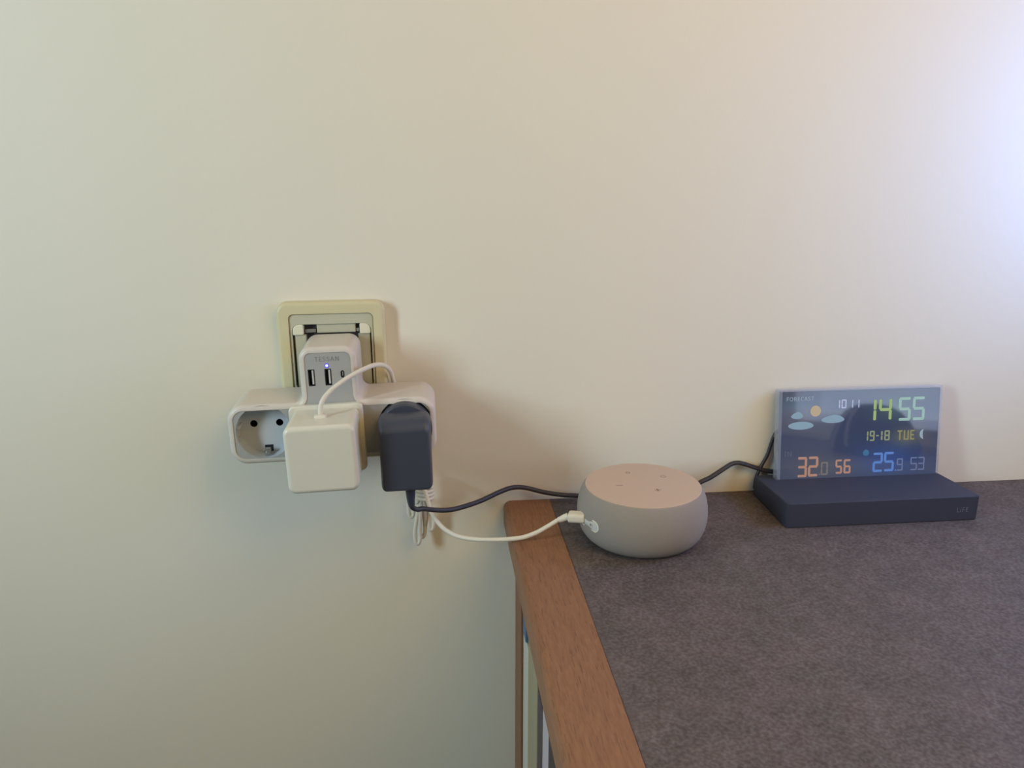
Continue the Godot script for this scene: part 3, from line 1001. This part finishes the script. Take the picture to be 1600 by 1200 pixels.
# ---------------------------------------------------------------- a pouch added out of view for the display to mirror
func make_pouch() -> void:
	var o := thing("added_pouch", "dark cloth drawstring pouch added out of view for its reflection in the display", "pouch", Vector3(0.585, 0, 0.395))
	var rings := []
	for p in [[0.4, 88.0, 26.0], [4.0, 96.0, 31.0], [14.0, 98.0, 33.0], [30.0, 90.0, 31.0], [46.0, 76.0, 26.0], [57.0, 60.0, 20.0], [63.0, 44.0, 15.0], [66.0, 30.0, 11.0], [67.5, 12.0, 5.0]]:
		var l := PackedVector3Array()
		for k in 40:
			var t := TAU * k / 40.0
			var fold: float = 1.0 + 0.05 * sin(t * 7.0) * (p[0] / 67.5)
			l.append(Vector3(cos(t) * p[2] * fold, p[0], -sin(t) * p[1] * fold))
		rings.append(l)
	obj("bag", loft(rings).mesh(50), mat(Color(0.17, 0.17, 0.20), 0.8), o)
	for d in [[22.0, 62.0, 40.0, 8.0], [8.0, 64.0, 2.0, 12.0]]:  # pale cords added to mirror as streaks in the display
		obj("drawstring", tube(spline([Vector3(-14, d[1] - 2, d[0]), Vector3(-26, d[1] - 14, lerpf(d[0], d[2], 0.3)), Vector3(-34, 26, lerpf(d[0], d[2], 0.7)), Vector3(-35.5, d[3], d[2])], 5), 1.9, 8).mesh(50), mats.white_cord, o)

# ---------------------------------------------------------------- cables
func make_black_cord() -> void:
	var o := thing("black_power_cable", "flat black cord running from the adapter behind the speaker to the station", "cable", Vector3(60, 14, 16) * MM)
	var pts := [
		Vector3(-17.6, 33.5, 75.0), Vector3(-16.6, 29.6, 73), Vector3(-13.0, 27.0, 71), Vector3(-8.6, 26.0, 68), Vector3(0.4, 20.9, 60), Vector3(10.3, 17.3, 53), Vector3(20.6, 15.4, 45),
		Vector3(36.8, 13.6, 30), Vector3(53.5, 15.6, 18), Vector3(64.8, 16.6, 12), Vector3(75.9, 14.9, 9), Vector3(92.3, 10.1, 9),
		Vector3(108.6, 7.2, 10), Vector3(122, 6.5, 11.5), Vector3(140, 3.2, 14), Vector3(165, 2.4, 16), Vector3(190, 3.0, 17), Vector3(212, 8.5, 16),
		Vector3(226.7, 15.9, 14), Vector3(235.4, 18.8, 12), Vector3(247.4, 24.8, 9), Vector3(255, 28.1, 6.6), Vector3(260.5, 28.9, 6), Vector3(266, 27.9, 6), Vector3(277.1, 23.6, 5), Vector3(291.9, 18.8, 3.6),
		Vector3(306, 19.5, 3.4), Vector3(313, 32, 3.4), Vector3(309, 52, 3.2), Vector3(301, 58, 3.2), Vector3(293.6, 53, 3.2), Vector3(288.4, 34.8, 3.4), Vector3(283.1, 23.7, 4.0), Vector3(279.4, 14.0, 4.6), Vector3(278.6, 4.0, 4.8)]
	var local := []
	for p in pts:
		local.append(p - Vector3(60, 14, 16))
	obj("lead", tube(spline(local, 6), 2.0, 12, -1.0, 0.78).mesh(50), mats.black_cord, o)

func make_white_cable() -> void:
	var base := Vector3(-6, 16, 30)
	var o := thing("white_usb_cable", "white USB cable from the charger, bundled, ending in the speaker", "cable", base * MM)
	var run := func(pts: Array, r: float, called: String, per := 7) -> void:
		var l := []
		for p in pts:
			l.append(p - base)
		obj(called, tube(spline(l, per), r, 12).mesh(50), mats.white_cord, o)
	# from the charger's top over the splitter and down behind it
	run.call([Vector3(-78.7, 104.6, 82.5), Vector3(-78.4, 112.4, 82.5), Vector3(-76.4, 118.3, 81.5), Vector3(-71.7, 123.6, 78), Vector3(-65.3, 127.7, 73.5), Vector3(-58.7, 131.1, 68.5),
		Vector3(-50.0, 134.3, 62), Vector3(-42.5, 134.6, 50), Vector3(-36.8, 131.1, 35), Vector3(-32.9, 124.1, 20), Vector3(-31.0, 115.4, 9), Vector3(-29.5, 106, 5.4), Vector3(-26, 85, 5.2), Vector3(-20, 60, 5.4), Vector3(-13, 38, 10), Vector3(-8.6, 24, 17)], 1.75, "lead")
	obj("lead_plug", soft_box(Vector3(-83.0, 100.5, 78.5) - base, Vector3(-74.4, 108.4, 86.0) - base, 1.4).mesh(), mats.white_cord, o)
	# the folded bundle, gathered by its own last turns
	for d in [[-19.6, -8.0, 8.0], [-15.0, -30.5, 13.0], [-10.8, -26.5, 9.0], [-3.4, -19.5, 10.0]]:
		var x: float = d[0]
		var b: float = d[1]
		var z: float = d[2]
		run.call([Vector3(-9.2 + (x + 9.0) * 0.25, 26, 17), Vector3(-9.0 + (x + 9.0) * 0.55, 10, 15), Vector3(x - 1.6, b + 14, z), Vector3(x - 2.0, b + 4, z), Vector3(x, b, z), Vector3(x + 2.0, b + 4, z),
			Vector3(x + 2.2, b + 14, z), Vector3(-7.6 + (x + 9.0) * 0.55, 10, 17), Vector3(-7.2 + (x + 9.0) * 0.2, 26, 19)], 1.6, "loop", 5)
	var coil := []
	for k in 33:
		var a := TAU * k / 8.0
		coil.append(Vector3(-8.0 + cos(a) * 6.2, 13.0 + k * 0.42, 18.0 + sin(a) * 5.0))
	run.call(coil, 1.7, "wrap", 3)
	# from the bundle across the rail to the speaker
	run.call([Vector3(-10.0, 28, 22), Vector3(-6.8, 22.4, 30), Vector3(-4.6, 17.0, 39), Vector3(-1.7, 10.6, 46), Vector3(4.1, 4.6, 53), Vector3(10.0, 2.2, 60), Vector3(18.0, 1.0, 67), Vector3(29.0, 1.2, 73), Vector3(41.0, 2.0, 77),
		Vector3(54.0, 3.3, 80), Vector3(66.0, 5.0, 81.5), Vector3(76.0, 8.6, 82), Vector3(84.0, 13.2, 82.5), Vector3(92.0, 18.4, 83), Vector3(98.0, 22.2, 83.4)], 1.75, "lead")
	var a := Vector3(93.0, 18.8, 83.2)
	var b := Vector3(100.2, 22.0, 84.2)
	var c := Vector3(112.6, 22.8, 88.6)
	obj("strain_relief", tube(PackedVector3Array([a - base, b - base]), 2.2, 14, 2.9).mesh(50), mats.white_cord, o)
	# moulded micro plug, wider than high
	var dir := (c - b).normalized()
	var side := dir.cross(Vector3.UP).normalized()
	var up := side.cross(dir)
	var plug := block(rect(-5.2, -3.6, 5.2, 3.6), 2.6, bevel(0.0, b.distance_to(c), 1.2, 1.6, 4), 6).moved(Transform3D(Basis(-side, up, dir), b - base))
	obj("plug", plug.mesh(), mats.white_cord, o)
